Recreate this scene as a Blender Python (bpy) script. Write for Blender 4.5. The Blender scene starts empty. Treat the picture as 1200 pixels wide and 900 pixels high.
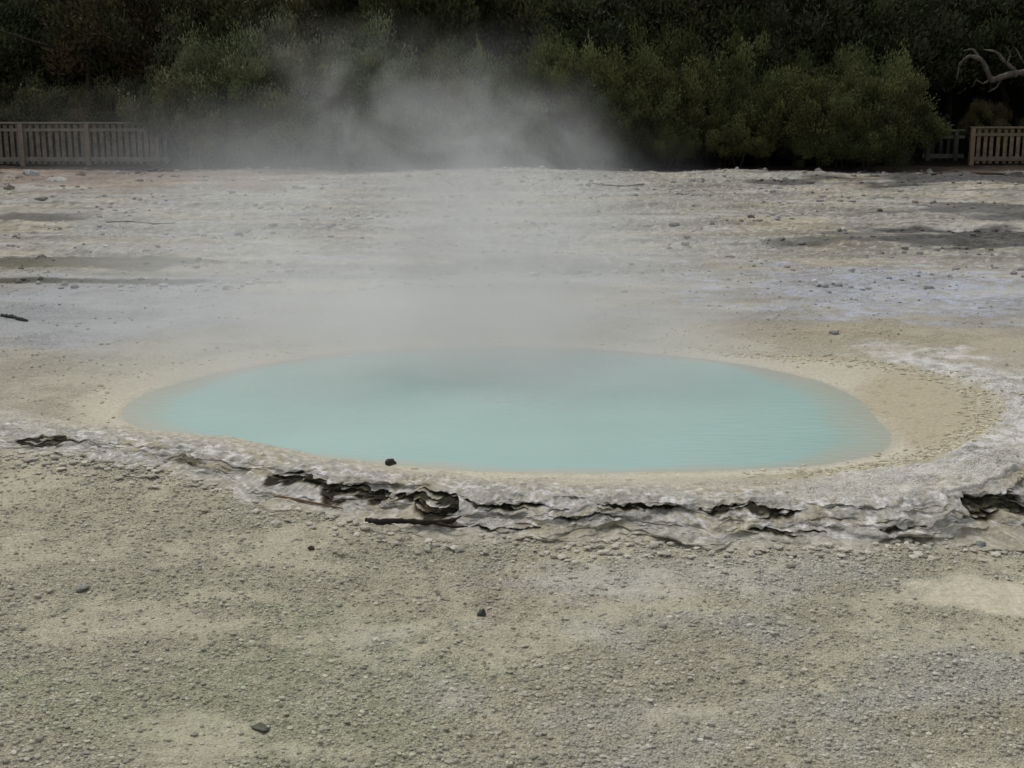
import bpy, math, random
import numpy as np
from mathutils import Vector
R=np.random.RandomState(7); random.seed(7)
sc=bpy.context.scene
sc.view_settings.view_transform='Standard'; sc.view_settings.look='None'; sc.view_settings.exposure=0
COL=sc.collection
# ---------------------------------------------------------------- camera
CH=3.0; PITCH=math.radians(13.0); F=1200*50/36.0
cam=bpy.data.cameras.new("camera"); co=bpy.data.objects.new("camera",cam); COL.objects.link(co)
co.location=(0,0,CH); co.rotation_euler=(math.pi/2-PITCH,0,0)
cam.lens=50; cam.sensor_width=36; cam.clip_end=500; sc.camera=co
def g(u,v,z=0.0):
    a=(u-600)/F; b=(450-v)/F
    dy=math.cos(PITCH)+b*math.sin(PITCH); dz=-math.sin(PITCH)+b*math.cos(PITCH)
    t=(z-CH)/dz
    return a*t, dy*t
# ---------------------------------------------------------------- noise
perm=R.permutation(1024); G2=R.randn(1024,2); G2/=np.linalg.norm(G2,axis=1)[:,None]
def pn(x,y,s=0):
    x=np.asarray(x,dtype=np.float64)+s*17.31; y=np.asarray(y,dtype=np.float64)+s*7.77
    xi=np.floor(x).astype(np.int64); yi=np.floor(y).astype(np.int64)
    fx=x-xi; fy=y-yi
    u=fx*fx*fx*(fx*(fx*6-15)+10); v=fy*fy*fy*(fy*(fy*6-15)+10)
    def gr(i,j):
        h=perm[(xi+i+perm[(yi+j+s*13)&1023])&1023]
        return G2[h,0]*(fx-i)+G2[h,1]*(fy-j)
    a=gr(0,0)*(1-u)+gr(1,0)*u; b=gr(0,1)*(1-u)+gr(1,1)*u
    return (a*(1-v)+b*v)*1.5
def fbm(x,y,s=0,o=4):
    r=0;a=1.0
    for i in range(o):
        r=r+a*pn(x*2**i,y*2**i,s+i); a*=0.5
    return r/1.6
def ss(a,b,x):
    t=np.clip((x-a)/(b-a),0,1); return t*t*(3-2*t)
# ---------------------------------------------------------------- mesh helpers
def mesh_np(name,V,Fc,col=None,smooth=True,alpha=None):
    V=np.asarray(V,dtype=np.float32); Fc=np.asarray(Fc,dtype=np.int32); k=Fc.shape[1]
    me=bpy.data.meshes.new(name)
    me.vertices.add(len(V)); me.vertices.foreach_set("co",V.ravel())
    me.loops.add(Fc.size); me.loops.foreach_set("vertex_index",Fc.ravel())
    me.polygons.add(len(Fc)); me.polygons.foreach_set("loop_start",np.arange(0,Fc.size,k,dtype=np.int32))
    me.polygons.foreach_set("use_smooth",np.full(len(Fc),smooth))
    me.update(calc_edges=True)
    if col is not None:
        a=me.color_attributes.new("col",'FLOAT_COLOR','POINT')
        c=np.ones((len(V),4),dtype=np.float32); c[:,:3]=col
        if alpha is not None: c[:,3]=alpha
        a.data.foreach_set("color",c.ravel())
    return me
def obj(name,me,mat=None,parent=None,**props):
    o=bpy.data.objects.new(name,me); COL.objects.link(o)
    if mat and me: me.materials.append(mat)
    if parent: o.parent=parent
    for k,v in props.items(): o[k]=v
    return o
K=1.75
def lin(c): 
    c=np.array(c,dtype=float)/255
    return np.where(c<=0.04045,c/12.92,((c+0.055)/1.055)**2.4)
def C(r,g_,b): return np.clip(lin((r,g_,b))*K,0,0.85)
# ---------------------------------------------------------------- materials
def material(name,base=None,rough=0.9,attr=False,var=0.25,nscale=8,bump=0.3,bscale=30,spec=0.3,dist=0.01,vor=None,cell=0):
    m=bpy.data.materials.new(name); m.use_nodes=True; nt=m.node_tree; N=nt.nodes; L=nt.links
    p=N["Principled BSDF"]; p.inputs["Roughness"].default_value=rough; p.inputs["Specular IOR Level"].default_value=spec
    tc=N.new("ShaderNodeTexCoord")
    nz=N.new("ShaderNodeTexNoise"); nz.inputs["Scale"].default_value=nscale; nz.inputs["Detail"].default_value=5; nz.inputs["Roughness"].default_value=0.65
    L.new(tc.outputs["Object"],nz.inputs["Vector"])
    mr=N.new("ShaderNodeMapRange"); mr.inputs[1].default_value=0.3; mr.inputs[2].default_value=0.7
    mr.inputs[3].default_value=1-var; mr.inputs[4].default_value=1+var
    L.new(nz.outputs["Fac"],mr.inputs[0])
    vm=N.new("ShaderNodeVectorMath"); vm.operation='SCALE'
    if attr:
        at=N.new("ShaderNodeAttribute"); at.attribute_name="col"; L.new(at.outputs["Color"],vm.inputs[0])
    else:
        vm.inputs[0].default_value=tuple(base)
    fac=mr.outputs[0]
    nb=N.new("ShaderNodeTexNoise"); nb.inputs["Scale"].default_value=bscale; nb.inputs["Detail"].default_value=4; nb.inputs["Roughness"].default_value=0.7
    L.new(tc.outputs["Object"],nb.inputs["Vector"])
    h=nb.outputs["Fac"]
    if vor:
        vo=N.new("ShaderNodeTexVoronoi"); vo.inputs["Scale"].default_value=vor; L.new(tc.outputs["Object"],vo.inputs["Vector"])
        s=N.new("ShaderNodeMath"); s.operation='SUBTRACT'; L.new(h,s.inputs[0]); L.new(vo.outputs["Distance"],s.inputs[1])
        sa=N.new("ShaderNodeMath"); sa.operation='MULTIPLY'; L.new(s.outputs[0],sa.inputs[0]); L.new(at.outputs["Alpha"],sa.inputs[1]); h=sa.outputs[0]
        m2=N.new("ShaderNodeMapRange"); m2.inputs[1].default_value=0.15; m2.inputs[2].default_value=0.75; m2.inputs[3].default_value=cell*0.8; m2.inputs[4].default_value=-cell
        L.new(vo.outputs["Distance"],m2.inputs[0])
        s3=N.new("ShaderNodeMath"); s3.operation='MULTIPLY_ADD'; L.new(m2.outputs[0],s3.inputs[0]); L.new(at.outputs["Alpha"],s3.inputs[1]); s3.inputs[2].default_value=1
        s2=N.new("ShaderNodeMath"); s2.operation='MULTIPLY'; L.new(fac,s2.inputs[0]); L.new(s3.outputs[0],s2.inputs[1]); fac=s2.outputs[0]
    L.new(fac,vm.inputs["Scale"]); L.new(vm.outputs[0],p.inputs["Base Color"])
    if bump>0:
        bp=N.new("ShaderNodeBump"); bp.inputs["Strength"].default_value=bump; bp.inputs["Distance"].default_value=dist
        L.new(h,bp.inputs["Height"]); L.new(bp.outputs[0],p.inputs["Normal"])
    return m
# ---------------------------------------------------------------- outlines (world metres)
def chaikin(P,n=2):
    P=np.array(P,float)
    for _ in range(n):
        Q=np.roll(P,-1,0); P=np.stack([0.75*P+0.25*Q,0.25*P+0.75*Q],1).reshape(-1,2)
    return P
pool_px=[(142,480),(162,463),(205,448),(262,434),(330,422),(400,412),(480,406),(600,404),(700,408),(800,416),(880,427),(942,440),(985,454),(1012,470),(1024,488),(1042,504),(1046,518),(1028,530),(980,540),(920,546),(840,549),(760,551),(680,552),(600,551),(520,547),(440,540),(380,534),(310,528),(245,519),(188,507),(152,495)]
pool=chaikin([g(*p) for p in pool_px],1)
shelf_px=[(800,409),(930,422),(1050,434),(1130,457),(1160,485),(1150,507),(1105,529),(1050,545),(960,554),(800,560),(560,560),(440,553),(300,540),(200,524),(120,508),(95,480),(135,449),(230,425),(340,410),(480,400),(640,399)]
shelf=chaikin([g(*p) for p in shelf_px],1)
def sdist(x,y,P):
    d=np.full(x.shape,1e9); ins=np.zeros(x.shape,bool)
    for i in range(len(P)):
        a=P[i]; b=P[(i+1)%len(P)]; e=b-a
        t=np.clip(((x-a[0])*e[0]+(y-a[1])*e[1])/(e@e),0,1)
        d=np.minimum(d,(x-a[0]-t*e[0])**2+(y-a[1]-t*e[1])**2)
        c=((a[1]>y)!=(b[1]>y))&(x<(b[0]-a[0])*(y-a[1])/(b[1]-a[1]+1e-12)+a[0]); ins^=c
    d=np.sqrt(d); return np.where(ins,-d,d)
led_px=[(-220,470),(-100,486),(0,503),(60,511),(120,517),(200,525),(300,543),(400,561),(480,572),(560,579),(650,583),(760,586),(870,589),(960,591),(1050,591),(1120,583),(1200,560),(1320,515)]
led=np.array([g(u,v,0.05) for u,v in led_px])
H_u=[-220,0,100,200,300,400,500,600,800,1000,1100,1200,1320]
H_v=[0.0,0.012,0.03,0.045,0.085,0.135,0.15,0.145,0.14,0.13,0.15,0.20,0.12]
Hx=np.array([g(u,np.interp(u,[p[0] for p in led_px],[p[1] for p in led_px]),0.05)[0] for u in H_u])
xx=np.linspace(-8,8,1601); yy0=np.interp(xx,led[:,0],led[:,1]); kern=np.ones(41)/41
yy0=np.convolve(np.pad(yy0,20,'edge'),kern,'valid')
hh0=np.convolve(np.pad(np.interp(xx,Hx,H_v,left=0.0,right=0.0),60,'edge'),np.ones(121)/121,'valid')
def Lx(x): return np.interp(x,xx,yy0)+0.10*pn(np.asarray(x)*1.7,0.3,5)+0.05*pn(np.asarray(x)*5,0.3,6)
def Hh(x): return np.interp(x,xx,hh0)
WZ=-0.015
def crumb(x,y):
    return ss(0.42,-0.28,fbm(x*0.9,y*1.1,151,4)+0.55*fbm(x*5,y*5,152,3)-0.25*ss(8.5,6.2,y))
def terr(x,y): return fbm(x*0.13,y*0.55,25,5)
def whitemass(x,y): return np.maximum(blob(x,y,1200,525,130,75,0.4,1.6,61,1.25,0.8),0.7*blob(x,y,1090,572,150,26,0.4,1.6,62,1.2,0.7))
def gz(x,y,detail=True):
    x=np.asarray(x,dtype=np.float64); y=np.asarray(y,dtype=np.float64)
    wob=0.035*fbm(x*2.2,y*2.2,11,3)+0.012*pn(x*14,y*14,3)
    near=(y>8)&(y<20)&(np.abs(x)<7)
    d=np.full(x.shape,9.0); dsh=np.full(x.shape,9.0)
    if near.any(): d[near]=sdist(x[near],y[near],pool); dsh[near]=sdist(x[near],y[near],shelf)
    d=d+wob*0.7
    z=np.where(d<0,WZ-0.55*ss(0,1.2,-d)-0.05*np.clip(-d,0,1),WZ+0.012*ss(0,0.25,d)+0.045*ss(0.1,0.9,d))
    big=ss(1.0,3.0,d)
    z=z+big*(0.035*fbm(x*0.35,y*0.5,21,3))+0.10*ss(20,34,y)*(0.5+fbm(x*0.12,y*0.3,23,3))
    z=z+0.045*np.tanh(6*terr(x,y))*ss(17,22,y)*ss(44,38,y)
    z=z+(0.08*np.abs(fbm(x*0.5,y*0.8,27,4))+0.08*np.exp(-((x-0.3)/2.2)**2))*np.exp(-((y-35.2)/1.3)**2)
    m=ss(-0.10,-0.03,Lx(x)-y)*(y<Lx(x)+0.2)
    m=np.where(y<Lx(x)-0.0,1.0,m); 
    front=-Hh(x)+0.035*fbm(x*0.8,y*0.8,31,3)-0.02*ss(0.5,3,Lx(x)-y)
    z=z*(1-m)+front*m
    z=z+0.55*np.clip(y-43,0,None)*ss(43,50,y)
    if detail:
        w=ss(0.25,0.7,d)*ss(0.0,0.12,dsh)*(0.3+0.7*crumb(x,y))
        z=z+w*(0.022*fbm(x*5,y*5,42,3)+0.014*np.abs(pn(x*20,y*20,44)))*np.where(y>20,1.8,1.0)
        z=z+0.0015*pn(x*16,y*16,46)*ss(0.0,0.3,d)
        rc=whitemass(x,y)*ss(0.02,0.18,dsh)*(1-m)
        z=z+rc*(0.03+0.06*np.abs(fbm(x*2.5,y*3,47,3))+0.035*np.abs(pn(x*9,y*10,48)))
    return z
def gz1(x,y): return float(gz(np.array([x]),np.array([y]))[0])
def gp(u,v):
    z=0.0
    for _ in range(3):
        x,y=g(u,v,z); z=gz1(x,y)
    return x,y,z
def blob(x,y,u,v,ru,rv,amp=0.5,ns=1.0,s=0,e0=1.15,e1=0.6):
    cx,_=g(u,v); x1,_=g(u+ru,v); _,ya=g(u,v+rv); _,yb=g(u,v-rv); cy=(ya+yb)/2
    d=np.sqrt(((x-cx)/(x1-cx))**2+((y-cy)/((yb-ya)/2))**2)+amp*fbm(x*ns,y*ns*1.8,s+60,4)
    return ss(e0,e1,d)
# ---------------------------------------------------------------- ground colours
def gcol(x,y,wa=False):
    n=len(x); c=np.tile(C(143,139,121),(n,1))
    def lay(col,m):
        nonlocal c
        m=np.clip(m,0,1)[:,None]; c=c*(1-m)+np.array(col)*m
    n1=fbm(x*0.5,y*0.7,71,4); n2=fbm(x*2.2,y*2.6,72,4); n3=fbm(x*7,y*8,73,4); n4=pn(x*24,y*24,74)
    st=fbm(x*0.25,y*1.3,75,5)
    fr=y<Lx(x)
    bk=~fr
    cm=crumb(x,y)
    lay(C(137,138,114),ss(0.0,0.4,n1+0.2)*blob(x,y,150,820,520,170,0.3,0.6,1)*0.65*fr)
    lay(C(150,146,126),(1-cm)*0.5*fr)
    lay(C(160,156,137),ss(0.05,0.5,n2*0.3+0.95*n3)*0.5*fr)
    lay(C(122,115,96),ss(0.1,0.45,-n2*0.3+0.95*n3)*0.38*fr)
    lay(C(148,146,138),ss(-0.2,0.4,fbm(x*1.1,y*1.3,76,4))*0.6*blob(x,y,850,790,480,170,0.4,0.7,2)*fr)
    lay(C(138,126,108),blob(x,y,560,672,190,28,0.6,2,3)*0.2*fr)
    lay(C(154,151,142),blob(x,y,800,650,260,26,0.8,2,4)*0.5*fr)
    cp=blob(x,y,1165,672,95,26,0.5,1.5,5)*fr
    lay(C(162,156,137),cp*0.8)
    lay(C(152,147,127),blob(x,y,90,575,280,50,0.6,1.2,6)*0.5*fr)
    # behind and around pool
    lay(C(129,126,117),bk*1.0)
    lay(C(142,137,122),bk*ss(17,14,y)*0.7)
    lay(C(148,146,138),bk*ss(0.0,0.45,st)*ss(14,18,y)*0.7)
    lay(C(148,140,118),bk*ss(0.05,0.35,fbm(x*0.3,y*0.9,78,4))*ss(15,18,y)*0.6)
    lay(C(104,98,90),bk*ss(0.12,0.5,-st+0.3*n3)*ss(14,18,y)*0.6)
    tv=terr(x,y); lay(C(80,75,62),bk*np.exp(-(tv/0.025)**2)*ss(17,22,y)*ss(-0.3,0.1,n2+0.3*n3)*0.6)
    tv2=fbm(x*0.1,y*0.9,28,5); lay(C(88,84,70),bk*np.exp(-(tv2/0.024)**2)*ss(16,20,y)*ss(-0.2,0.2,n1)*0.6)
    tv3=fbm(x*0.12,y*1.1,29,5); lay(C(156,160,166),bk*np.exp(-(tv3/0.05)**2)*ss(15,18,y)*ss(34,28,y)*ss(-0.2,0.2,n2)*0.4)
    lay(C(164,162,156),bk*ss(0.24,0.4,n3+0.5*n4)*ss(16,22,y)*0.55)
    lay(C(80,76,66),bk*ss(0.30,0.45,-n3+0.5*n4)*ss(18,24,y)*0.6)
    lay(C(146,150,158),bk*blob(x,y,1080,350,250,34,0.8,1.2,7)*(0.3+0.6*ss(-0.2,0.3,n3+0.5*n2)))
    lay(C(132,135,138),bk*blob(x,y,90,370,230,48,0.5,0.6,8)*0.7)
    lay(C(145,138,118),bk*blob(x,y,1000,408,230,26,0.7,1,9)*0.7)
    lay(C(130,120,102),bk*blob(x,y,780,395,260,16,0.8,1,10)*0.4)
    lay(C(78,76,63),bk*blob(x,y,90,310,200,9,1.2,0.5,12)*0.8)
    lay(C(62,60,50),bk*blob(x,y,120,333,150,4,1.2,0.6,13)*0.85)
    lay(C(86,84,69),bk*blob(x,y,620,318,200,6,1.2,0.6,14)*0.6)
    lay(C(90,88,75),bk*blob(x,y,330,325,300,4,1.2,0.6,24)*0.5)
    dk=0.7+0.3*ss(-0.3,0.2,n3)
    lay(C(58,58,57),bk*blob(x,y,1150,283,150,11,1.2,0.7,15)*dk)
    lay(C(74,74,70),bk*blob(x,y,1010,285,100,6,1.2,0.9,16)*0.75*dk)
    lay(C(60,60,59),bk*blob(x,y,1190,250,130,12,1.2,0.6,17)*0.8*dk)
    lay(C(54,54,53),bk*blob(x,y,1160,216,240,8,1.1,0.5,18)*0.9*dk)
    lay(C(74,70,64),bk*blob(x,y,30,258,60,7,0.8,0.5,19)*0.8)
    lay(C(112,92,78),bk*blob(x,y,150,212,260,20,0.8,0.4,20)*(0.3+0.6*ss(-0.2,0.3,n3)))
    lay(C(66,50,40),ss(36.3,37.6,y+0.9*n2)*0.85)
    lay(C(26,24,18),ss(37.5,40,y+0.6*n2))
    # pool margins
    near=(y>8)&(y<20)&(np.abs(x)<8); dp=np.full(n,9.0); ds=np.full(n,9.0)
    dp[near]=sdist(x[near],y[near],pool); ds[near]=sdist(x[near],y[near],shelf)
    ds=ds+0.10*fbm(x*3,y*4,81,4)+0.05*pn(x*12,y*12,82)
    rt=ss(1.2,2.2,x)
    lay(C(148,144,127),bk*ss(1.3,0.1,ds)*0.75)
    edge=bk*np.exp(-((ds-0.06)/0.06)**2)
    lay(C(126,115,90),edge*ss(-0.3,0.1,n3)*(0.10+0.5*rt))
    soft=(1-rt)*ss(0.35,-0.15,ds+0.2*n2)+rt*ss(0.03,-0.03,ds)
    lay(C(152,147,131),bk*soft)
    lay(C(161,158,143),bk*ss(0.05,0.0,ds)*ss(0.30,0.0,dp+0.08*n3)*0.6)
    right=bk*blob(x,y,1120,490,90,50,0.3,1,25,1.3,0.9)*ss(0.0,-0.1,ds)
    lay(C(140,132,111),right*0.8)
    lay(C(120,110,88),right*ss(0.42,0.56,pn(x*9,y*8,83)+0.3*n4)*0.5)
    lay(C(134,130,116),bk*ss(0.12,0.0,dp+0.04*n3)*0.5)
    wm=np.maximum(blob(x,y,1180,510,130,105,0.6,1.6,21),whitemass(x,y))
    lay(C(176,174,170),bk*wm*ss(0.05,0.25,ds)*(0.55+0.4*ss(-0.3,0.2,n3)))
    lay(C(122,116,104),bk*wm*ss(0.05,0.25,ds)*ss(0.1,0.4,-n3+0.4*n4)*0.5)
    lay(C(176,173,167),bk*blob(x,y,1060,447,160,18,0.8,2.5,22)*ss(0.0,0.2,ds)*ss(-0.2,0.2,n3)*0.8)
    lay(C(166,163,154),bk*ss(0.75,0.3,y-Lx(x))*ss(-0.3,0.3,n2+0.25)*ss(0.02,0.12,ds)*0.85)
    lay(C(124,112,88),bk*ss(0.1,0.35,n3)*ss(0.9,0.3,y-Lx(x))*ss(0.02,0.12,ds)*0.35)
    al=np.where(fr,0.5+0.5*cm,0.35+0.5*cm)*np.where(bk,0.06+0.94*ss(-0.05,0.25,ds),1.0)*(1-0.75*cp)
    c*= (1+(0.12*n3+0.14*n4)*al)[:,None]
    c=np.clip(c,0.004,0.85)
    return (c,al) if wa else c
# ---------------------------------------------------------------- ground sheet
rows=np.concatenate([np.linspace(-6,5.3,40,endpoint=False),np.linspace(5.3,10.6,520,endpoint=False),np.exp(np.linspace(math.log(10.6),math.log(40),440)),np.linspace(40.4,120,80)])
t=np.linspace(-1,1,1051); tc_=0.22*t+0.78*t**3
YY=np.repeat(rows[:,None],len(t),1); W=14+0.95*np.abs(rows); XX=W[:,None]*tc_[None,:]
nr,ncg=YY.shape
X=XX.ravel(); Y=YY.ravel(); Z=gz(X,Y)
idx=np.arange(nr*ncg).reshape(nr,ncg)
Fc=np.stack([idx[:-1,:-1],idx[:-1,1:],idx[1:,1:],idx[1:,:-1]],-1).reshape(-1,4)
mg=material("sinter_ground",attr=True,rough=0.95,var=0.2,nscale=30,bump=1.0,bscale=70,dist=0.013,vor=66,spec=0.12,cell=0.26)
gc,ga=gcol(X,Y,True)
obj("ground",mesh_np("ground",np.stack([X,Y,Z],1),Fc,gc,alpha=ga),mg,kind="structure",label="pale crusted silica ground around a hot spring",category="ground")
# ---------------------------------------------------------------- water
wx=np.linspace(-4.4,3.8,200); wy=np.linspace(9.6,16.8,170)
WX,WY=np.meshgrid(wx,wy); fx=WX.ravel(); fy=WY.ravel(); dd=sdist(fx,fy,pool)
ii=np.arange(len(fx)).reshape(WX.shape); q=np.stack([ii[:-1,:-1],ii[:-1,1:],ii[1:,1:],ii[1:,:-1]],-1).reshape(-1,4)
keep=(dd[q].min(1)<0.12); q=q[keep]; used=np.unique(q); rm=np.full(len(fx),-1); rm[used]=np.arange(len(used)); q=rm[q]
fx=fx[used]; fy=fy[used]; dd=dd[used]
n=fbm(fx*0.6,fy*0.9,91,3)[:,None]
side=np.clip(ss(-2.2,-3.4,fx)+ss(13.5,15.5,fy)+ss(2.0,2.8,fx),0,1)
m=ss(-0.20-0.50*side,0.03,dd+0.10*fbm(fx*1.6,fy*1.6,92,3))[:,None]
cw=np.array([0.40,0.585,0.53])*(1+0.08*n)*(0.93+0.10*ss(9.8,15,fy))[:,None]; cw=cw*(1-0.9*m)+np.array([0.48,0.48,0.385])*0.9*m
bx,by=g(575,466); boil=np.exp(-(((fx-bx)/0.7)**2+((fy-by)/0.45)**2))[:,None]; cw=cw*(1-0.55*boil)+np.array([0.52,0.67,0.62])*0.55*boil
mw=bpy.data.materials.new("milky_turquoise_water"); mw.use_nodes=True; nt=mw.node_tree; N=nt.nodes; L=nt.links; p=N["Principled BSDF"]
at=N.new("ShaderNodeAttribute"); at.attribute_name="col"; L.new(at.outputs["Color"],p.inputs["Base Color"])
p.inputs["Roughness"].default_value=0.25; p.inputs["IOR"].default_value=1.33; p.inputs["Specular IOR Level"].default_value=0.4
tcn=N.new("ShaderNodeTexCoord"); mp=N.new("ShaderNodeMapping"); mp.inputs["Scale"].default_value=(1.0,3.0,1); L.new(tcn.outputs["Object"],mp.inputs[0])
nz=N.new("ShaderNodeTexNoise"); nz.inputs["Scale"].default_value=5; nz.inputs["Detail"].default_value=3; L.new(mp.outputs[0],nz.inputs["Vector"])
bp=N.new("ShaderNodeBump"); bp.inputs["Strength"].default_value=0.2; bp.inputs["Distance"].default_value=0.03; L.new(nz.outputs["Fac"],bp.inputs["Height"]); L.new(bp.outputs[0],p.inputs["Normal"])
wz=np.full(len(fx),WZ)+0.010*boil[:,0]*pn(fx*12,fy*12,95)
obj("pool_water",mesh_np("pool_water",np.stack([fx,fy,wz],1),q,cw),mw,kind="structure",label="milky turquoise hot spring water filling an oval basin",category="water")
# ---------------------------------------------------------------- ledge
lx=np.linspace(-6.4,5.4,2400)
LY=Lx(lx); sl=(np.interp(lx+0.2,xx,yy0)-np.interp(lx-0.2,xx,yy0))/0.4
nx=sl/np.sqrt(1+sl**2); ny=-1/np.sqrt(1+sl**2)
O=np.array([-0.50,-0.40,-0.22,-0.08,0.0,0.02,0.045,0.07,0.10,0.14,0.20,0.31,0.48])
Zf=np.array([0.88,0.98,1.03,1.05,0.98,0.88,0.75,0.60,0.45,0.30,0.16,0.05,-0.22])
nO=len(O)
pt=np.linspace(0,nO-1,150); Op=np.interp(pt,np.arange(nO),O); Zp=np.interp(pt,np.arange(nO),Zf)
LXm,OP=np.meshgrid(lx,Op,indexing='ij'); _,ZP=np.meshgrid(lx,Zp,indexing='ij')
face=ss(-0.08,0.02,OP)*ss(-0.15,0.05,ZP)
HM=Hh(lx)[:,None]; hs=np.clip(HM/0.15,0.15,1.4)
def ux(u,v=590): return g(u,v)[0]
warpz=ZP+0.16*fbm(LXm*1.4,0*LXm+1,121,3)+0.05*pn(LXm*9,0*LXm,123)+0.03*pn(LXm*23,0*LXm,124)
dark=np.zeros_like(LXm)
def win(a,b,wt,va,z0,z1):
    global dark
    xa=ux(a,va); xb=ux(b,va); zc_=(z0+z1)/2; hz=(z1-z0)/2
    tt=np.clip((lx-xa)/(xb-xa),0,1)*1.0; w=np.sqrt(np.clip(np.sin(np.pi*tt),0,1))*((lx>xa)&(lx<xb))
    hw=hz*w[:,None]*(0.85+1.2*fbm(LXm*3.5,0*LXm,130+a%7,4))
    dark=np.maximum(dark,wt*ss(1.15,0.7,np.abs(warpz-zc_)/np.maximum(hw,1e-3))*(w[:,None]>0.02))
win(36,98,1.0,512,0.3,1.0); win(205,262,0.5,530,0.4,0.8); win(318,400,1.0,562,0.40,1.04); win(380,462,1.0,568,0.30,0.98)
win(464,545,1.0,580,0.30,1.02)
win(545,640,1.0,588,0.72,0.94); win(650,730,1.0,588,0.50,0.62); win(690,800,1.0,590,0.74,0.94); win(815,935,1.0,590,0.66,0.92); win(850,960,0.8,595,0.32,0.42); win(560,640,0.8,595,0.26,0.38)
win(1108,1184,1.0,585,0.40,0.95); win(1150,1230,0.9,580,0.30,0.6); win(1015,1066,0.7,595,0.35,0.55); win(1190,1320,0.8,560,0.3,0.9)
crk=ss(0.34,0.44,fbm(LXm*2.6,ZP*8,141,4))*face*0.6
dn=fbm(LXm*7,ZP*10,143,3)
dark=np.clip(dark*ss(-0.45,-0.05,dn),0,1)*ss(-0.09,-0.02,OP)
rec=np.maximum(dark*0.7,crk*0.4)
act=ss(-0.25,0.25,fbm(LXm*0.9,ZP*0.8,160,3))
blk=np.tanh(5*pn(LXm*2.3,ZP*1.8,145))*0.028+np.tanh(6*pn(LXm*5.5,ZP*4.5,146))*0.016
strata=(np.tanh(4*fbm(LXm*1.6,ZP*7,147,3))*0.022+np.tanh(4*pn(LXm*3.5,ZP*15,149))*0.008)*(0.2+0.8*act)
off=OP+face*(0.03*fbm(LXm*2.2,ZP*4,102,4)+blk+strata+0.016*pn(LXm*14,ZP*10,104)+0.010*pn(LXm*30,ZP*22,105))*np.clip(hs,0.4,2)-rec*0.08*np.clip(hs,0.3,2)
off=off+face*(1-np.clip(ZP,0,1))*0.22*(1-act)
off=off+dark*0.022*pn(LXm*22,ZP*16,115)
off=off+0.09*fbm(LXm*2.5,ZP*1.0,106,3)*face
rgt=ss(2.0,3.0,LXm)
topb=(0.020+0.02*rgt)*fbm(LXm*2.5,OP*5,107,4)+(0.024+0.02*rgt)*np.abs(pn(LXm*8,OP*10,108))+0.012*np.abs(pn(LXm*22,OP*24,110))-0.010+0.015*rgt
zz=-HM-0.005+ZP*(HM+0.046)+topb*ss(-0.50,-0.25,OP)*ss(0.0,0.6,ZP)
zz=zz+0.012*pn(LXm*7,ZP*5,109)*face*ss(-0.1,0.2,ZP)
zz=zz-0.03*ss(0.0,1.0,np.abs(lx[:,None]+0.5)-5.0)
VX=LXm+nx[:,None]*off; VY=LY[:,None]+ny[:,None]*off
V=np.stack([VX,VY,zz],-1).reshape(-1,3)
cn=fbm(LXm*1.8,ZP*3+OP*4,112,4); cn2=fbm(LXm*9,ZP*12+OP*12,113,3); cn3=fbm(LXm*2,ZP*14,114,3)
base=np.tile(C(150,147,139),LXm.shape+(1,))
def bl(col,m):
    global base
    m=np.clip(m,0,1)[...,None]; base=base*(1-m)+np.array(col)*m
bl(C(146,139,119),ss(-0.05,0.35,cn)*0.8)
bl(C(122,115,100),ss(0.0,0.4,-cn+0.5*cn2)*0.5)
bl(C(178,176,173),ss(0.05,0.35,cn2)*0.7)
bl(C(108,103,92),face*ss(0.0,0.3,cn3)*0.45*(0.3+0.7*act))
bl(C(152,147,131),ss(-0.20,-0.42,OP)*0.9)
bl(C(146,141,124),ss(0.40,0.05,ZP)*0.9)
bl(C(92,86,66),np.clip(crk,0,1)*0.6)
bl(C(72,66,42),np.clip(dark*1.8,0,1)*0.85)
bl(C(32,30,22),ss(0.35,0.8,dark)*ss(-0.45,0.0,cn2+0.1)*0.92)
base*= (1+0.25*cn2)[...,None]
ii=np.arange(LXm.size).reshape(LXm.shape); q=np.stack([ii[:-1,:-1],ii[:-1,1:],ii[1:,1:],ii[1:,:-1]],-1).reshape(-1,4)
ml=material("sinter_crust",attr=True,rough=0.9,var=0.35,nscale=25,bump=0.9,bscale=55,dist=0.016,spec=0.15)
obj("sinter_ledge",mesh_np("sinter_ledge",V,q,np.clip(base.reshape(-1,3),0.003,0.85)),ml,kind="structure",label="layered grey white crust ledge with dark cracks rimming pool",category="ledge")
# ---------------------------------------------------------------- gravel
def icos(sub):
    import bmesh
    bm=bmesh.new(); bmesh.ops.create_icosphere(bm,subdivisions=sub,radius=1); v=np.array([x.co[:] for x in bm.verts]); f=np.array([[w.index for w in p.verts] for p in bm.faces]); bm.free(); return v,f
iv,iff=icos(1)
def build(x,yy,s,r,flat,emb,c):
    n=len(x)
    sc3=s[:,None]*(0.7+0.6*r.rand(n,3)); sc3[:,2]*=flat
    a=r.rand(n)*6.28; V=iv[None]*(1+0.5*(r.rand(n,len(iv),1)-0.5))*sc3[:,None,:]
    ca,sa=np.cos(a)[:,None],np.sin(a)[:,None]
    V=np.stack([V[...,0]*ca-V[...,1]*sa,V[...,0]*sa+V[...,1]*ca,V[...,2]],-1)
    V=V+np.stack([x,yy,gz(x,yy)+s*emb],-1)[:,None,:]
    Fq=(iff[None]+(np.arange(n)*len(iv))[:,None,None]).reshape(-1,3)
    return V.reshape(-1,3),Fq,np.clip(np.repeat(c,len(iv),0),0.01,0.8)
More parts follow.
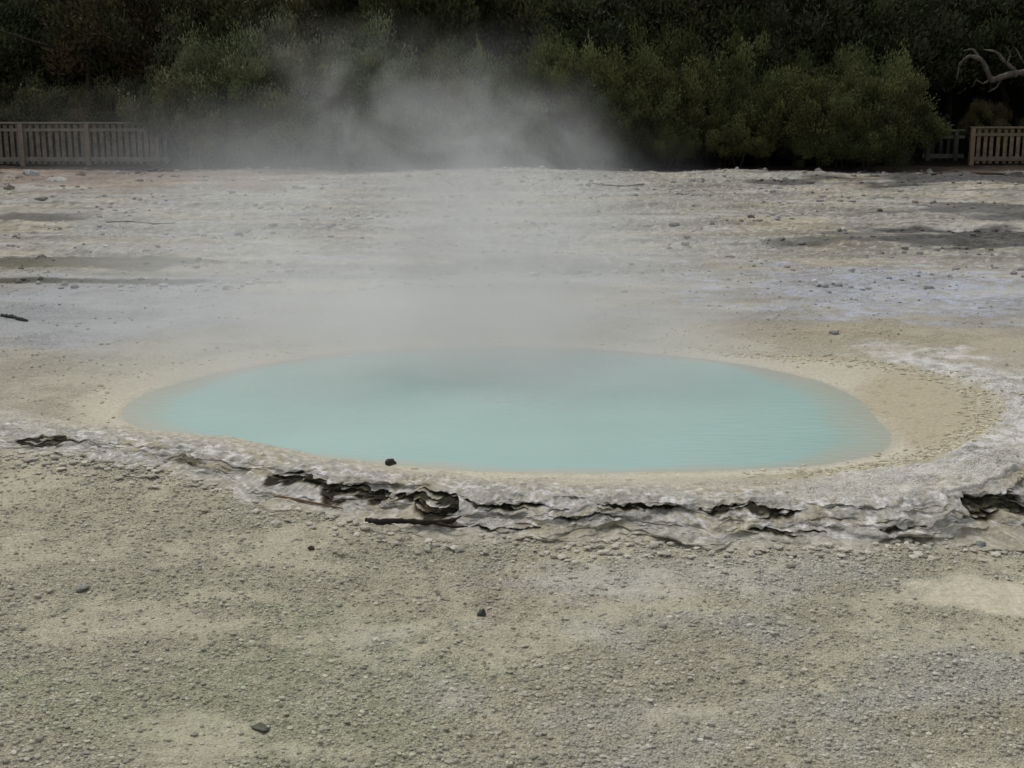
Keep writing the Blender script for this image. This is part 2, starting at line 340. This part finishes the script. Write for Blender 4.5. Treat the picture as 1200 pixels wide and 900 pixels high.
def scatter(n,y0,y1,xw,smin,smax,seed,maskf,pwr=5):
    r=np.random.RandomState(seed)
    yy=y0+(y1-y0)*r.rand(n)**1.0; x=(r.rand(n)*2-1)*(xw(yy))
    k=maskf(x,yy,r.rand(n)); x=x[k]; yy=yy[k]; n=len(x)
    s=smin+(smax-smin)*r.rand(n)**pwr
    br=r.rand(n,1)
    c=gcol(x,yy)*(0.8+0.5*br**1.5); g1=np.mean(c,1,keepdims=True); c=c*0.75+g1*0.25*(1+0.1*r.randn(n,1))
    return build(x,yy,s,r,0.65,0.2,c)
parts=[]
parts.append(scatter(100000,5.2,11.4,lambda y:1.0+0.40*y,0.004,0.018,1,lambda x,y,r:(y<Lx(x)-0.24)&(blob(x,y,1165,672,95,26,0.5,1.5,5)<0.4)&(r<0.25+0.75*crumb(x,y)**1.2)))
parts.append(scatter(14000,10,20,lambda y:1.0+0.40*y,0.005,0.022,2,lambda x,y,r:(sdist(x,y,shelf)>0.10)&(y>Lx(x)+0.1)&(r<ss(-0.3,0.4,fbm(x*1.2,y*1.8,122,4)))))
parts.append(scatter(12000,18,37,lambda y:2+0.42*y,0.012,0.07,3,lambda x,y,r:(r<ss(-0.15,0.4,fbm(x*0.6,y*0.9,123,4)))))
parts.append(scatter(1200,33.5,37.5,lambda y:2+0.42*y,0.02,0.10,8,lambda x,y,r:(r<ss(-0.3,0.3,fbm(x*0.6,y*0.9,124,4)))))
parts.append(scatter(200,9,14,lambda y:0*y+5,0.005,0.012,5,lambda x,y,r:(sdist(x,y,shelf)<0.03)&(sdist(x,y,pool)>0.05)&(x>2)))
rs=np.random.RandomState(77); n_=6000; i_=rs.randint(0,len(shelf),n_); t_=rs.rand(n_)[:,None]; P_=shelf[i_]*(1-t_)+shelf[(i_+1)%len(shelf)]*t_+rs.randn(n_,2)*0.10
kk=(P_[:,1]>Lx(P_[:,0])+0.35)&(rs.rand(n_)<0.08+0.7*ss(1.4,2.4,P_[:,0])); P_=P_[kk]; n_=len(P_)
parts.append(build(P_[:,0],P_[:,1],0.006+0.022*rs.rand(n_)**3,rs,0.5,0.1,C(154,148,128)[None]*(0.8+0.4*rs.rand(n_,1))))
n_=3200; fx_=rs.uniform(-4.5,4.2,n_); fy_=Lx(fx_)-0.22-np.abs(rs.randn(n_))*0.24
parts.append(build(fx_,fy_,0.006+0.030*rs.rand(n_)**4,rs,0.4,0.4,C(152,148,136)[None]*(0.7+0.5*rs.rand(n_,1))))
VV=[];FF=[];CC=[];o0=0
for v,f,c in parts: VV.append(v);FF.append(f+o0);CC.append(c);o0+=len(v)
mgr=material("gravel",attr=True,rough=0.95,var=0.2,nscale=60,bump=0,bscale=120,spec=0.12)
obj("gravel",mesh_np("gravel",np.concatenate(VV),np.concatenate(FF),np.concatenate(CC),False),mgr,kind="stuff",label="small knobbly silica pebbles scattered over pale ground",category="gravel")
# ---------------------------------------------------------------- rocks
iv3,if3=icos(4)
def rock(u,v,wpx,hpx,col,label,name="rock",seed=0,sink=0.25):
    x,y,z=gp(u,v); D=math.hypot(y,CH); w=wpx/F*D/2; h=hpx/F*D/2
    if seed==1: z-=0.002
    rs=np.random.RandomState(seed*7+1); P=iv3.copy()
    for _ in range(16):
        nn=rs.randn(3); nn/=np.linalg.norm(nn); lim_=rs.uniform(0.45,0.8); dpv=P@nn; ov=np.clip(dpv-lim_,0,None); P=P-nn[None]*ov[:,None]*0.95
    r=1.25+0.25*fbm(P[:,0]*1.6+seed*3,P[:,1]*1.6+P[:,2]*1.3,seed+130,3)+0.06*pn(P[:,0]*6+seed,P[:,1]*6+P[:,2]*5,seed+3)
    P=P*r[:,None]*np.array([w,w*0.75,h]); 
    P[:,2]=np.maximum(P[:,2],-h*0.6)
    o=obj(name,mesh_np(name,P,if3,np.tile(C(*col),(len(P),1))),mrock,label=label,category="rock",group="loose rocks on silica ground")
    o.location=(x,y,z+h*(1-sink)*0.6); o.rotation_euler=(0,0,seed*1.3)
mrock=material("rock_surface",attr=True,rough=0.9,var=0.4,nscale=30,bump=0.7,bscale=50,dist=0.01,spec=0.15)
RK=[(457,544,17,7,(46,44,38),"small black stone on beige pool margin"),
(565,722,12,11,(62,64,66),"dark grey round stone on gravel"),(365,642,9,7,(62,58,50),"small dark pebble on gravel"),
(305,853,22,7,(76,76,66),"flat dark grey stone on gravel"),(97,692,20,9,(112,112,106),"light grey stone on greenish gravel"),
(1150,641,19,13,(100,102,99),"rounded grey stone beside white crust"),(790,267,16,6,(82,82,78),"small grey rock on flat ground"),
(880,256,11,5,(56,56,54),"small dark rock on flat ground"),(910,258,12,6,(140,140,136),"small pale rock on flat ground"),
(960,236,9,6,(130,128,124),"small pale rock on flat ground"),(1072,220,10,7,(92,92,92),"small grey rock on dark ground"),
(1088,338,10,6,(120,120,118),"small grey rock on bluish crust"),(978,391,14,5,(96,96,92),"flat grey stone on tan ground"),
(66,214,26,11,(140,140,136),"pale boulder among reddish litter"),(36,207,18,10,(132,132,130),"pale boulder among reddish litter"),
(308,213,12,6,(140,140,136),"small white rock on flat ground"),(205,206,10,6,(120,112,102),"small brown rock among litter"),
(272,228,12,8,(92,84,74),"small brown rock near bushes"),(10,222,18,9,(110,102,94),"brown rock among litter"),
(645,550,9,5,(146,142,130),"small pale pebble at pool margin"),(588,622,22,10,(146,142,132),"broken pale crust lump below ledge"),
(560,628,12,6,(138,134,122),"broken pale crust lump below ledge"),(604,626,12,6,(150,146,136),"broken pale crust lump below ledge"),
(905,638,9,6,(80,76,66),"small dark pebble below ledge"),(838,780,12,6,(150,146,134),"small pale stone on gravel"),
(706,690,12,6,(146,142,130),"small pale stone on gravel"),(180,196,14,8,(80,70,62),"brown rock beside wooden fence"),(690,218,10,5,(100,98,90),"small grey rock on flat ground"),
(1190,206,20,9,(84,80,76),"grey rock beside wooden fence"),(530,232,10,4,(110,108,104),"small grey rock on flat ground"),(50,240,16,6,(88,84,76),"flat brown rock among litter"),(448,225,9,5,(136,134,126),"small pale rock on flat ground"),(745,232,9,4,(90,90,84),"small grey rock on flat ground"),
(700,642,14,7,(140,136,124),"broken pale crust lump below ledge"),(470,632,10,6,(130,126,112),"small pale stone on gravel"),(1010,655,12,6,(146,142,132),"small pale stone on gravel"),(240,600,11,6,(134,128,108),"small pale stone on gravel"),(130,620,10,6,(138,132,112),"small pale stone on gravel"),(120,232,12,7,(128,120,110),"small brown rock among litter"),(95,205,14,8,(104,92,82),"small brown rock among litter"),(240,213,9,6,(120,112,102),"small brown rock among litter")]
for i,r in enumerate(RK): rock(*r,seed=i+1)
# ---------------------------------------------------------------- tubes / branches
def tube(pts,rad,seg=9,seed=0,rough=0.12):
    P=np.array(pts,float); S=[];Rr=[]
    m=6
    for i in range(len(P)-1):
        for k in range(m):
            tt=k/m; p0=P[max(i-1,0)];p1=P[i];p2=P[i+1];p3=P[min(i+2,len(P)-1)]
            sm=0.5*((2*p1)+(-p0+p2)*tt+(2*p0-5*p1+4*p2-p3)*tt**2+(-p0+3*p1-3*p2+p3)*tt**3); ln=p1*(1-tt)+p2*tt
            S.append(0.5*sm+0.5*ln); Rr.append(rad[i]*(1-tt)+rad[i+1]*tt)
    S.append(P[-1]);Rr.append(rad[-1]); S=np.array(S)
    V=[];Fq=[]; r=np.random.RandomState(seed)
    for i,s in enumerate(S):
        d=S[min(i+1,len(S)-1)]-S[max(i-1,0)]; d/=np.linalg.norm(d)+1e-9
        a=np.cross(d,[0.31,0.2,0.93]); 
        if np.linalg.norm(a)<0.2: a=np.cross(d,[1,0,0])
        a/=np.linalg.norm(a); b=np.cross(d,a)
        kk_=1+rough*r.randn()
        for k in range(seg):
            an=2*math.pi*k/seg; V.append(s+(a*math.cos(an)+b*math.sin(an))*Rr[i]*(kk_+rough*r.randn()))
    n=len(S)
    for i in range(n-1):
        for k in range(seg): Fq.append((i*seg+k,i*seg+(k+1)%seg,(i+1)*seg+(k+1)%seg,(i+1)*seg+k))
    V.append(S[0]);V.append(S[-1])
    for k in range(seg):
        Fq.append(((k+1)%seg,k,n*seg,n*seg)); Fq.append(((n-1)*seg+k,(n-1)*seg+(k+1)%seg,n*seg+1,n*seg+1))
    return np.array(V),Fq
def tubes_mesh(name,lst,seed=0,rough=0.12,seg=9):
    V=[];Fq=[];o=0
    for i,(p,r) in enumerate(lst):
        v,f=tube(p,r,seg,seed+i,rough); V+=list(map(tuple,v)); Fq+=[tuple(dict.fromkeys(a+o for a in q)) for q in f]; o+=len(v)
    me=bpy.data.meshes.new(name); me.from_pydata(V,[],Fq); 
    for p in me.polygons: p.use_smooth=True
    me.update(); return me
def stick(pxs,radpx,col,label,lift=0.6,branch=None,name="stick",zf=None):
    L_=[]
    for pl,rr in [(pxs,radpx)]+(branch or []):
        pts=[];rad=[]
        for (u,v),r in zip(pl,rr):
            if zf is None: x,y,z=gp(u,v)
            else: (x,y),z=g(u,v,zf),zf
            rw=r/F*math.hypot(y,CH); pts.append((x,y,z+rw*lift+0.004)); rad.append(rw)
        L_.append((pts,rad))
    c=np.array(L_[0][0][0]); L_=[([tuple(np.array(p)-c) for p in P],r) for P,r in L_]
    o=obj(name,tubes_mesh(name,L_,seed=len(pxs)),material("wood_"+name,base=C(*col),var=0.4,nscale=30,bump=0.6,bscale=60),label=label,category="stick",group="dead sticks lying on the ground"); o.location=c
zs=gz1(*g(480,620,-0.13))+0.045
stick([(429,611),(445,614),(470,613),(500,615),(523,614),(542,609),(562,601)],[2.2,3.2,3.4,3.6,3.4,2.6,1.3],(34,28,24),"dark wet forked stick lying below the crust ledge",branch=[([(508,614),(530,619),(548,618)],[2.4,1.8,0.8])],zf=zs)
stick([(268,574),(300,581),(335,585),(370,591),(402,597)],[1.0,1.5,1.7,1.3,0.8],(92,74,58),"thin curved brown twig on pale ground",zf=gz1(*g(335,592,-0.08))+0.03)
stick([(2,371),(15,373),(32,377)],[2.0,2.6,1.6],(48,48,46),"short dark stick on bluish crust")
stick([(124,263),(150,261),(180,263),(205,262)],[0.7,1.1,1,0.6],(64,58,50),"thin dark twig on flat ground")
stick([(46,522),(70,524),(97,522)],[1.6,2.2,1.0],(60,40,34),"short reddish brown stick against the crust")
stick([(912,533),(922,538),(934,541)],[1,1.4,0.8],(60,56,40),"tiny twig at the water edge")
stick([(1092,207),(1120,204),(1150,206),(1185,205)],[1.6,2.2,2.0,1.2],(66,54,46),"dark brown log beside wooden fence")
stick([(160,203),(185,199),(215,202)],[1.5,2.2,1.2],(84,68,58),"brown branch among leaf litter")
stick([(700,216),(730,219),(755,218)],[0.8,1.0,0.7],(50,44,36),"thin dark twig near bushes")
# ---------------------------------------------------------------- fences
def boxes(name,B,mat,parent):
    V=[];Fq=[]
    for (x0,x1,y0,y1,z0,z1) in B:
        o=len(V); b=min(x1-x0,y1-y0,z1-z0)*0.12
        for z,ins in ((z0,b),(z0+b,0),(z1-b,0),(z1,b)):
            V+=[(x0+ins,y0+ins,z),(x1-ins,y0+ins,z),(x1-ins,y1-ins,z),(x0+ins,y1-ins,z)]
        for k in range(3):
            for j in range(4): Fq.append((o+4*k+j,o+4*k+(j+1)%4,o+4*k+4+(j+1)%4,o+4*k+4+j))
        Fq.append((o+3,o+2,o+1,o)); Fq.append((o+12,o+13,o+14,o+15))
    me=bpy.data.meshes.new(name); me.from_pydata(V,[],Fq); me.update(); return obj(name,me,mat,parent)
def fence(x0,x1,y,h,pitch,pw,postx,cpost,cpick,crail,label,gap_low=0.1):
    z=gz1((x0+x1)/2,y)-0.03
    e=bpy.data.objects.new("picket_fence",None); COL.objects.link(e); e.location=(x0,y,z)
    e["label"]=label; e["category"]="fence"; e["group"]="wooden picket fences below the bushes"
    w=x1-x0
    mP=material("post_wood",base=C(*cpost),var=0.25,nscale=6,bump=0.3,bscale=20); mK=material("picket_wood",base=C(*cpick),var=0.5,nscale=5,bump=0.3,bscale=20); mR=material("rail_wood",base=C(*crail),var=0.3,nscale=5,bump=0.3,bscale=20)
    for px_ in postx: boxes("post",[(px_-x0-0.06,px_-x0+0.06,-0.085,0.045,-0.1,h+0.0)],mP,e)
    boxes("rail",[(0,w,-0.06,0.07,h+0.003,h+0.05)],mR,e)
    boxes("rail",[(0,w,-0.035,0.0,h-0.2,h-0.12)],mR,e)
    boxes("rail",[(0,w,-0.035,0.0,gap_low,gap_low+0.12)],mR,e)
    B=[];r=random.Random(3); k=0
    while (k+1)*pitch<w:
        a=k*pitch+0.03; t=r.uniform(-0.01,0.01); B.append((a+t,a+t+pw,0.003,0.027,0.03,h-0.004-r.uniform(0,0.02))); k+=1
    boxes("picket",B,mK,e)
    return e
YF=39.6
def fxp(u,Yd): return (u-600)/F*(Yd*math.cos(PITCH)+CH*math.sin(PITCH))
fence(-21,fxp(199,YF),YF,1.12,0.175,0.108,[fxp(28,YF),fxp(105,YF),fxp(186,YF),fxp(-50,YF),fxp(-128,YF)],(114,101,86),(97,87,75),(106,99,89),"weathered grey tan picket fence in front of bushes")
fence(fxp(1134,YF),21,YF,0.98,0.18,0.10,[fxp(1137,YF),fxp(1215,YF),fxp(1290,YF)],(110,97,75),(104,92,71),(98,89,72),"newer tan picket fence beside leafy shrub")
fence(fxp(1080,YF+1),fxp(1128,YF+1),YF+1,0.85,0.22,0.09,[fxp(1086,YF+1),fxp(1118,YF+1)],(66,64,56),(50,48,42),(78,76,66),"dark weathered low fence partly behind shrub")
# ---------------------------------------------------------------- vegetation
def crown(name,seed,rx,h,zlow,ncl,nleaf,ll,lw,c1,c2,c3):
    r=np.random.RandomState(seed)
    d=r.randn(ncl,3); d[:,2]=np.abs(d[:,2])*0.9-0.15; d/=np.linalg.norm(d,axis=1)[:,None]
    rad=(0.35+0.65*r.rand(ncl)**0.45)*(1+0.35*pn(d[:,0]*1.7+seed,d[:,1]*1.7+d[:,2]*2,seed))
    cz=zlow+(h-zlow)*0.38; c=d*rad[:,None]*np.array([rx,rx,h-cz]); c[:,2]+=cz
    lo=c[:,2]<zlow; c[lo,2]=zlow+r.rand(lo.sum())*0.3*(h-zlow)
    cr=rx*(0.11+0.15*r.rand(ncl)); cb=0.5+1.0*r.rand(ncl); ct=r.rand(ncl)
    k=r.randint(0,ncl,nleaf); q=r.randn(nleaf,3); q/=np.linalg.norm(q,axis=1)[:,None]; q*=(r.rand(nleaf)**0.4)[:,None]
    P=c[k]+q*cr[k][:,None]*np.array([1,1,1.15]); P[:,2]+=0.12*rx*np.maximum(r.randn(nleaf),0)*0.7
    P[:,2]=np.maximum(P[:,2],0.02)
    ax=q*0.5+d[k]*0.4+r.randn(nleaf,3)*0.4; ax[:,2]+=0.9; ax/=np.linalg.norm(ax,axis=1)[:,None]
    b=np.cross(ax,r.randn(nleaf,3)); b/=np.linalg.norm(b,axis=1)[:,None]
    l=ll*(0.5+r.rand(nleaf))[:,None]; w=lw*(0.5+r.rand(nleaf))[:,None]
    V=np.stack([P-ax*l*0.5,P+b*w*0.5,P+ax*l*0.5,P-b*w*0.5],1).reshape(-1,3)
    F4=np.arange(nleaf*4).reshape(-1,4)
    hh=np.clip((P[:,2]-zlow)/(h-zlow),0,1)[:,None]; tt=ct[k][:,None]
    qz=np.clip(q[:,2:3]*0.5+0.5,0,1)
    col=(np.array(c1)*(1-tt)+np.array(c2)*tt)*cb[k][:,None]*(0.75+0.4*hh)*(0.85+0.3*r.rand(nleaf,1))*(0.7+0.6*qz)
    tip=(r.rand(nleaf,1)<0.03); col=np.where(tip,np.array(c3),col)
    return mesh_np(name,V,F4,np.repeat(np.clip(col,0.003,0.3),4,0),False)
def trunk(name,seed,rx,h,multi,r0):
    r=np.random.RandomState(seed); L_=[]
    for i in range(multi):
        a=r.rand()*6.28; lean=rx*(0.15+0.4*r.rand())
        p0=np.array([0.08*multi*math.cos(a)*0.5,0.08*multi*math.sin(a)*0.5,-0.15]); top=np.array([math.cos(a)*lean,math.sin(a)*lean,h*0.8])
        mid=p0*0.5+top*0.45+r.randn(3)*0.08*h*np.array([1,1,0.2])
        L_.append(([p0,mid,top],[r0,r0*0.65,r0*0.2]))
        for j in range(4):
            s=mid+(top-mid)*r.rand()*0.8; e=s+np.array([r.randn()*rx*0.5,r.randn()*rx*0.5,h*0.2*(0.5+r.rand())]); L_.append(([s,(s+e)/2+r.randn(3)*0.05,e],[r0*0.4,r0*0.25,r0*0.1]))
    return tubes_mesh(name,L_,seed,0.08,7)
mleaf=material("scrub_leaf",attr=True,rough=0.75,var=0.15,nscale=3,bump=0.0,spec=0.1)
mbark=material("bark",base=(0.05,0.04,0.03),var=0.4,nscale=10,bump=0.6,bscale=30)
f=1.8
olive=tuple(f*np.array((0.068,0.070,0.028))); green=tuple(f*np.array((0.048,0.060,0.024))); grey=tuple(f*np.array((0.066,0.069,0.040))); brown=(0.10,0.07,0.035); tipc=(0.14,0.14,0.06)
shr=[]
for i in range(6):
    A,B=[(olive,green),(olive,(0.118,0.114,0.045)),(grey,green),(grey,(0.105,0.10,0.052)),(green,olive),(olive,brown)][i]
    rx=[1.7,1.5,1.8,1.45,1.6,1.3][i]
    kf=[0.88,0.88,1.6,1.6,1.15,1.4][i]
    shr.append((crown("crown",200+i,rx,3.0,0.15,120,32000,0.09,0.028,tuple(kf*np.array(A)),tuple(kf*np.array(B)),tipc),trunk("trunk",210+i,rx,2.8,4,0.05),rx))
tr=[]
for i in range(4):
    A,B=[((0.036,0.040,0.018),(0.024,0.031,0.013)),((0.034,0.040,0.016),(0.042,0.036,0.019)),((0.025,0.033,0.013),(0.036,0.036,0.021)),((0.027,0.031,0.014),(0.042,0.029,0.016))][i]
    A=tuple(2.2*np.array(A)); B=tuple(2.2*np.array(B))
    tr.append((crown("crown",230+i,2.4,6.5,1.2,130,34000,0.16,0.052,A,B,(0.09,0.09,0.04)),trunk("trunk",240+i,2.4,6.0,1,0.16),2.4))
for s in shr+tr:
    s[0].materials.append(mleaf); s[1].materials.append(mbark)
def plant(kind,src,x,y,s,sz,rot,label,group):
    e=bpy.data.objects.new(kind,None); COL.objects.link(e); e.location=(x,y,gz1(x,y)-0.03); e.rotation_euler=(0,0,rot); e.scale=(s,s,sz)
    e["label"]=label; e["category"]="tree" if kind=="tree" else "bush"; e["group"]=group
    for nm,me in (("crown",src[0]),("trunk",src[1])):
        o=bpy.data.objects.new(nm,me); COL.objects.link(o); o.parent=e
rr=random.Random(5)
SH=[(232,38.6,70,3),(290,38.9,50,2),(350,38.4,62,3),(405,38.8,66,2),(262,37.8,128,3),(330,37.6,120,2),(460,38.6,88,2),(520,38.8,80,3),(575,38.3,92,2),(630,38.8,70,4),(690,38.6,70,1),(735,38.2,95,0),(790,38.7,78,1),(845,38.5,92,0),(895,38.8,85,4),(940,38.3,92,1),(985,38.0,100,0),(1022,38.0,90,1),(1042,38.3,118,0),(700,37.6,138,0),(860,37.6,135,1),(960,37.4,140,4),(500,37.6,140,3),(610,37.6,140,2),(780,37.5,142,0),(425,37.6,130,2),(1015,37.3,145,0),(225,40.2,40,2),(160,41.2,95,3),(110,41.4,100,5),(50,41.3,92,3),(-20,41.5,95,5),(-90,41.3,95,2),(1150,42,120,5),(1230,42,125,3),(660,39.8,40,4),(770,40.0,45,0),(880,40.0,52,0),(1000,40.2,50,4),(540,39.9,45,4),(450,40.0,40,2),(340,40.2,30,3)]
for u,yd,v,k in SH:
    top=CH-(v-65)/F*yd; x=fxp(u,yd); s=rr.uniform(0.85,1.1)*(0.75 if v>118 else 1.0)*(top/2.9)**0.3
    lab=["bushy olive green scrub with fine leaves","yellowish green scrub bush with fine leaves","greyish green scrub bush behind the steam","dull grey green scrub bush with fine leaves","dark green scrub bush with dense foliage","brownish scrub bush behind wooden fence"][k]
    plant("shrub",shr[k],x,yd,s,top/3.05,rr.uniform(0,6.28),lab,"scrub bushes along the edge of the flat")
for row,(yd,n) in enumerate([(42.5,15),(45.5,15),(49,14),(54,13)]):
    half=yd*0.36+5
    for i in range(n):
        x=-half+2*half*(i+0.5)/n+rr.uniform(-0.8,0.8)
        plant("tree",tr[rr.randrange(4)],x,yd+rr.uniform(-0.8,0.8),rr.uniform(0.9,1.2),rr.uniform(0.75,1.05),rr.uniform(0,6.28),["tall dark green tree with dense crown","dark olive tree with dense crown on slope"][row%2],"dark trees covering the slope")
# dead tree
def wp(u,v,yd): 
    b=(450-v)/F; dy=math.cos(PITCH)+b*math.sin(PITCH); dz=-math.sin(PITCH)+b*math.cos(PITCH); t=yd/dy
    return ((u-600)/F*t, yd, CH+dz*t)
e=bpy.data.objects.new("dead_tree",None); COL.objects.link(e)
bxw=wp(1246,190,40.4); bz=gz1(bxw[0],bxw[1]); e.location=(bxw[0],bxw[1],bz); e["label"]="bare bleached dead tree with bent limbs over fence"; e["category"]="tree"
o3=np.array(e.location)
def rel(l): return [tuple(np.array(p)-o3) for p in l]
yb=39.9
L1=[(rel([(bxw[0],bxw[1],bz-0.2),wp(1248,140,40.3),wp(1236,95,40.1),wp(1212,89,yb)]),[0.15,0.13,0.11,0.09])]
mdead=material("bleached_wood",base=C(73,68,62),var=0.6,nscale=6,bump=0.6,bscale=20)
obj("trunk",tubes_mesh("trunk",L1,3,0.1),mdead,e)
lim=[([wp(1216,90,yb),wp(1196,85,yb),wp(1178,89,yb-.1),wp(1162,94,yb-.1),wp(1157,84,yb-.2),wp(1150,70,yb-.2),wp(1136,66,yb-.2),wp(1125,75,yb),wp(1121,94,yb)],[0.09,0.09,0.085,0.08,0.07,0.065,0.05,0.035,0.012]),
([wp(1194,86,yb),wp(1180,75,yb-.1),wp(1167,61,yb-.1),wp(1152,58,yb)],[0.055,0.05,0.035,0.012]),
([wp(1150,72,yb-.2),wp(1140,58,yb-.1),wp(1128,60,yb)],[0.04,0.03,0.012]),
([wp(1174,90,yb),wp(1168,102,yb-.1),wp(1158,108,yb)],[0.035,0.025,0.01]),
([wp(1162,92,yb-.1),wp(1152,98,yb-.1),wp(1144,94,yb-.1),wp(1140,102,yb)],[0.03,0.025,0.02,0.008]),
([wp(1180,76,yb-.1),wp(1184,64,yb),wp(1178,54,yb)],[0.03,0.02,0.008]),
([wp(1215,88,yb),wp(1200,74,yb+.1),wp(1190,56,yb+.1)],[0.05,0.03,0.01])]
for l in lim: obj("limb",tubes_mesh("limb",[(rel(l[0]),l[1])],5,0.12),mdead,e)
# ---------------------------------------------------------------- steam
def steam(name,rings,label,dens,ns,t0,t1,seedw,step,detail,hot=0.45,glow=0.07,lowd=1.0,dist=0.0,pw=1.5):
    seg=20; V=[];Fq=[]
    for z,cx,cy,wx_,wy_ in rings:
        for k in range(seg):
            a=2*math.pi*k/seg; V.append((cx+wx_*math.cos(a),cy+wy_*math.sin(a),z))
    n=len(rings)
    for i in range(n-1):
        for k in range(seg): Fq.append((i*seg+k,i*seg+(k+1)%seg,(i+1)*seg+(k+1)%seg,(i+1)*seg+k))
    Fq.append(tuple(range(seg))[::-1]); Fq.append(tuple((n-1)*seg+k for k in range(seg)))
    me=bpy.data.meshes.new(name); me.from_pydata(V,[],Fq); me.update()
    m=bpy.data.materials.new(name); m.use_nodes=True; nt=m.node_tree; N=nt.nodes; L=nt.links; N.remove(N["Principled BSDF"])
    out=N["Material Output"]; vs=N.new("ShaderNodeVolumeScatter"); vs.inputs["Color"].default_value=(0.97,0.98,0.98,1); vs.inputs["Anisotropy"].default_value=0.35
    # added glow in place of light rescattered by droplets, pale ground and water
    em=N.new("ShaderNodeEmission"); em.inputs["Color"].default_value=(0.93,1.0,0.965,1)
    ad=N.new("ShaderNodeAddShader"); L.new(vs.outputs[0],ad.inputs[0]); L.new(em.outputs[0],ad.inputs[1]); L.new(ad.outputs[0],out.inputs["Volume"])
    tc=N.new("ShaderNodeTexCoord"); sp=N.new("ShaderNodeSeparateXYZ"); L.new(tc.outputs["Object"],sp.inputs[0])
    def M(op,a,b=None,c=None):
        q=N.new("ShaderNodeMath"); q.operation=op
        for i,v in enumerate((a,b,c)):
            if v is None: continue
            if isinstance(v,(int,float)): q.inputs[i].default_value=v
            else: L.new(v,q.inputs[i])
        return q.outputs[0]
    def curve(ci):
        zs_=[r[0] for r in rings]; vals=[r[ci] for r in rings]; res=vals[0]
        for i in range(len(zs_)-1):
            if abs(vals[i+1]-vals[i])<1e-6: continue
            q=N.new("ShaderNodeMapRange"); q.inputs[1].default_value=zs_[i]; q.inputs[2].default_value=zs_[i+1]; q.inputs[3].default_value=0; q.inputs[4].default_value=vals[i+1]-vals[i]; L.new(sp.outputs[2],q.inputs[0])
            res=M('ADD',q.outputs[0],res)
        return res
    ax=M('DIVIDE',M('SUBTRACT',sp.outputs[0],curve(1)),curve(3)); ay=M('DIVIDE',M('SUBTRACT',sp.outputs[1],curve(2)),curve(4))
    r2=M('ADD',M('MULTIPLY',ax,ax),M('MULTIPLY',ay,ay)); mk=M('MAXIMUM',M('SUBTRACT',1.0,r2),0.0); mk=M('POWER',mk,pw)
    z0=rings[0][0]; z1=rings[-1][0]
    q=N.new("ShaderNodeMapRange"); q.interpolation_type='SMOOTHSTEP'; q.inputs[1].default_value=z1; q.inputs[2].default_value=z0+(z1-z0)*hot; L.new(sp.outputs[2],q.inputs[0])
    mk=M('MULTIPLY',mk,q.outputs[0])
    if lowd!=1.0:
        q=N.new("ShaderNodeMapRange"); q.inputs[1].default_value=0.6; q.inputs[2].default_value=1.9; q.inputs[3].default_value=lowd; q.inputs[4].default_value=1.0; L.new(sp.outputs[2],q.inputs[0]); mk=M('MULTIPLY',mk,q.outputs[0])
    mp=N.new("ShaderNodeMapping"); mp.inputs["Location"].default_value=(seedw,seedw*2,seedw*0.7); mp.inputs["Scale"].default_value=(0.85,0.8,1.0); mp.inputs["Rotation"].default_value=(0,0.5,0); L.new(tc.outputs["Object"],mp.inputs[0])
    nz=N.new("ShaderNodeTexNoise"); nz.inputs["Scale"].default_value=ns; nz.inputs["Detail"].default_value=detail; nz.inputs["Roughness"].default_value=0.6; nz.inputs["Distortion"].default_value=dist; L.new(mp.outputs[0],nz.inputs["Vector"])
    q=N.new("ShaderNodeMapRange"); q.interpolation_type='SMOOTHSTEP'; q.inputs[1].default_value=t0; q.inputs[2].default_value=t1; L.new(nz.outputs["Fac"],q.inputs[0])
    dn_=M('MULTIPLY',M('MULTIPLY',mk,q.outputs[0]),dens)
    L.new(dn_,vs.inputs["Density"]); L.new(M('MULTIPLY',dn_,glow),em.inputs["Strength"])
    try: m.cycles.volume_step_rate=step
    except Exception as ex: print("step",ex)
    return obj(name,me,m,kind="stuff",label=label,category="steam")
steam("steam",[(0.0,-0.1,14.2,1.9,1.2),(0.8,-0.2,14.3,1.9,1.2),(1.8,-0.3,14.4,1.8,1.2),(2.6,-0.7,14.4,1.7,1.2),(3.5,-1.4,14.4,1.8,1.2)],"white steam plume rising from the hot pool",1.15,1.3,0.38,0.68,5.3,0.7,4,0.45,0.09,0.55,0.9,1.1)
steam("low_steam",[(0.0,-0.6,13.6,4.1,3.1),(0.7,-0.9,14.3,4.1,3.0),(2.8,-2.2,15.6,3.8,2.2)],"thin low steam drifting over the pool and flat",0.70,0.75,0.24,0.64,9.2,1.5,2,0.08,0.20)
# ---------------------------------------------------------------- light
w=bpy.data.worlds.new("World"); sc.world=w; w.use_nodes=True; nt=w.node_tree; N=nt.nodes; L=nt.links
sk=N.new("ShaderNodeTexSky"); sk.sky_type='NISHITA'; sk.sun_disc=False; el=math.radians(58); az=math.radians(325)
sk.sun_elevation=el; sk.sun_rotation=az; sk.dust_density=3.0
hs_=N.new("ShaderNodeHueSaturation"); hs_.inputs["Saturation"].default_value=0.3; L.new(sk.outputs[0],hs_.inputs["Color"])
bg=N["Background"]; L.new(hs_.outputs[0],bg.inputs["Color"]); bg.inputs["Strength"].default_value=0.118
sl_=bpy.data.lights.new("sun",'SUN'); sl_.energy=0.95; sl_.angle=math.radians(18); sl_.color=(1,0.96,0.9)
so=bpy.data.objects.new("sun",sl_); COL.objects.link(so)
d=Vector((math.sin(az)*math.cos(el),math.cos(az)*math.cos(el),math.sin(el))); so.rotation_euler=d.to_track_quat('Z','Y').to_euler()
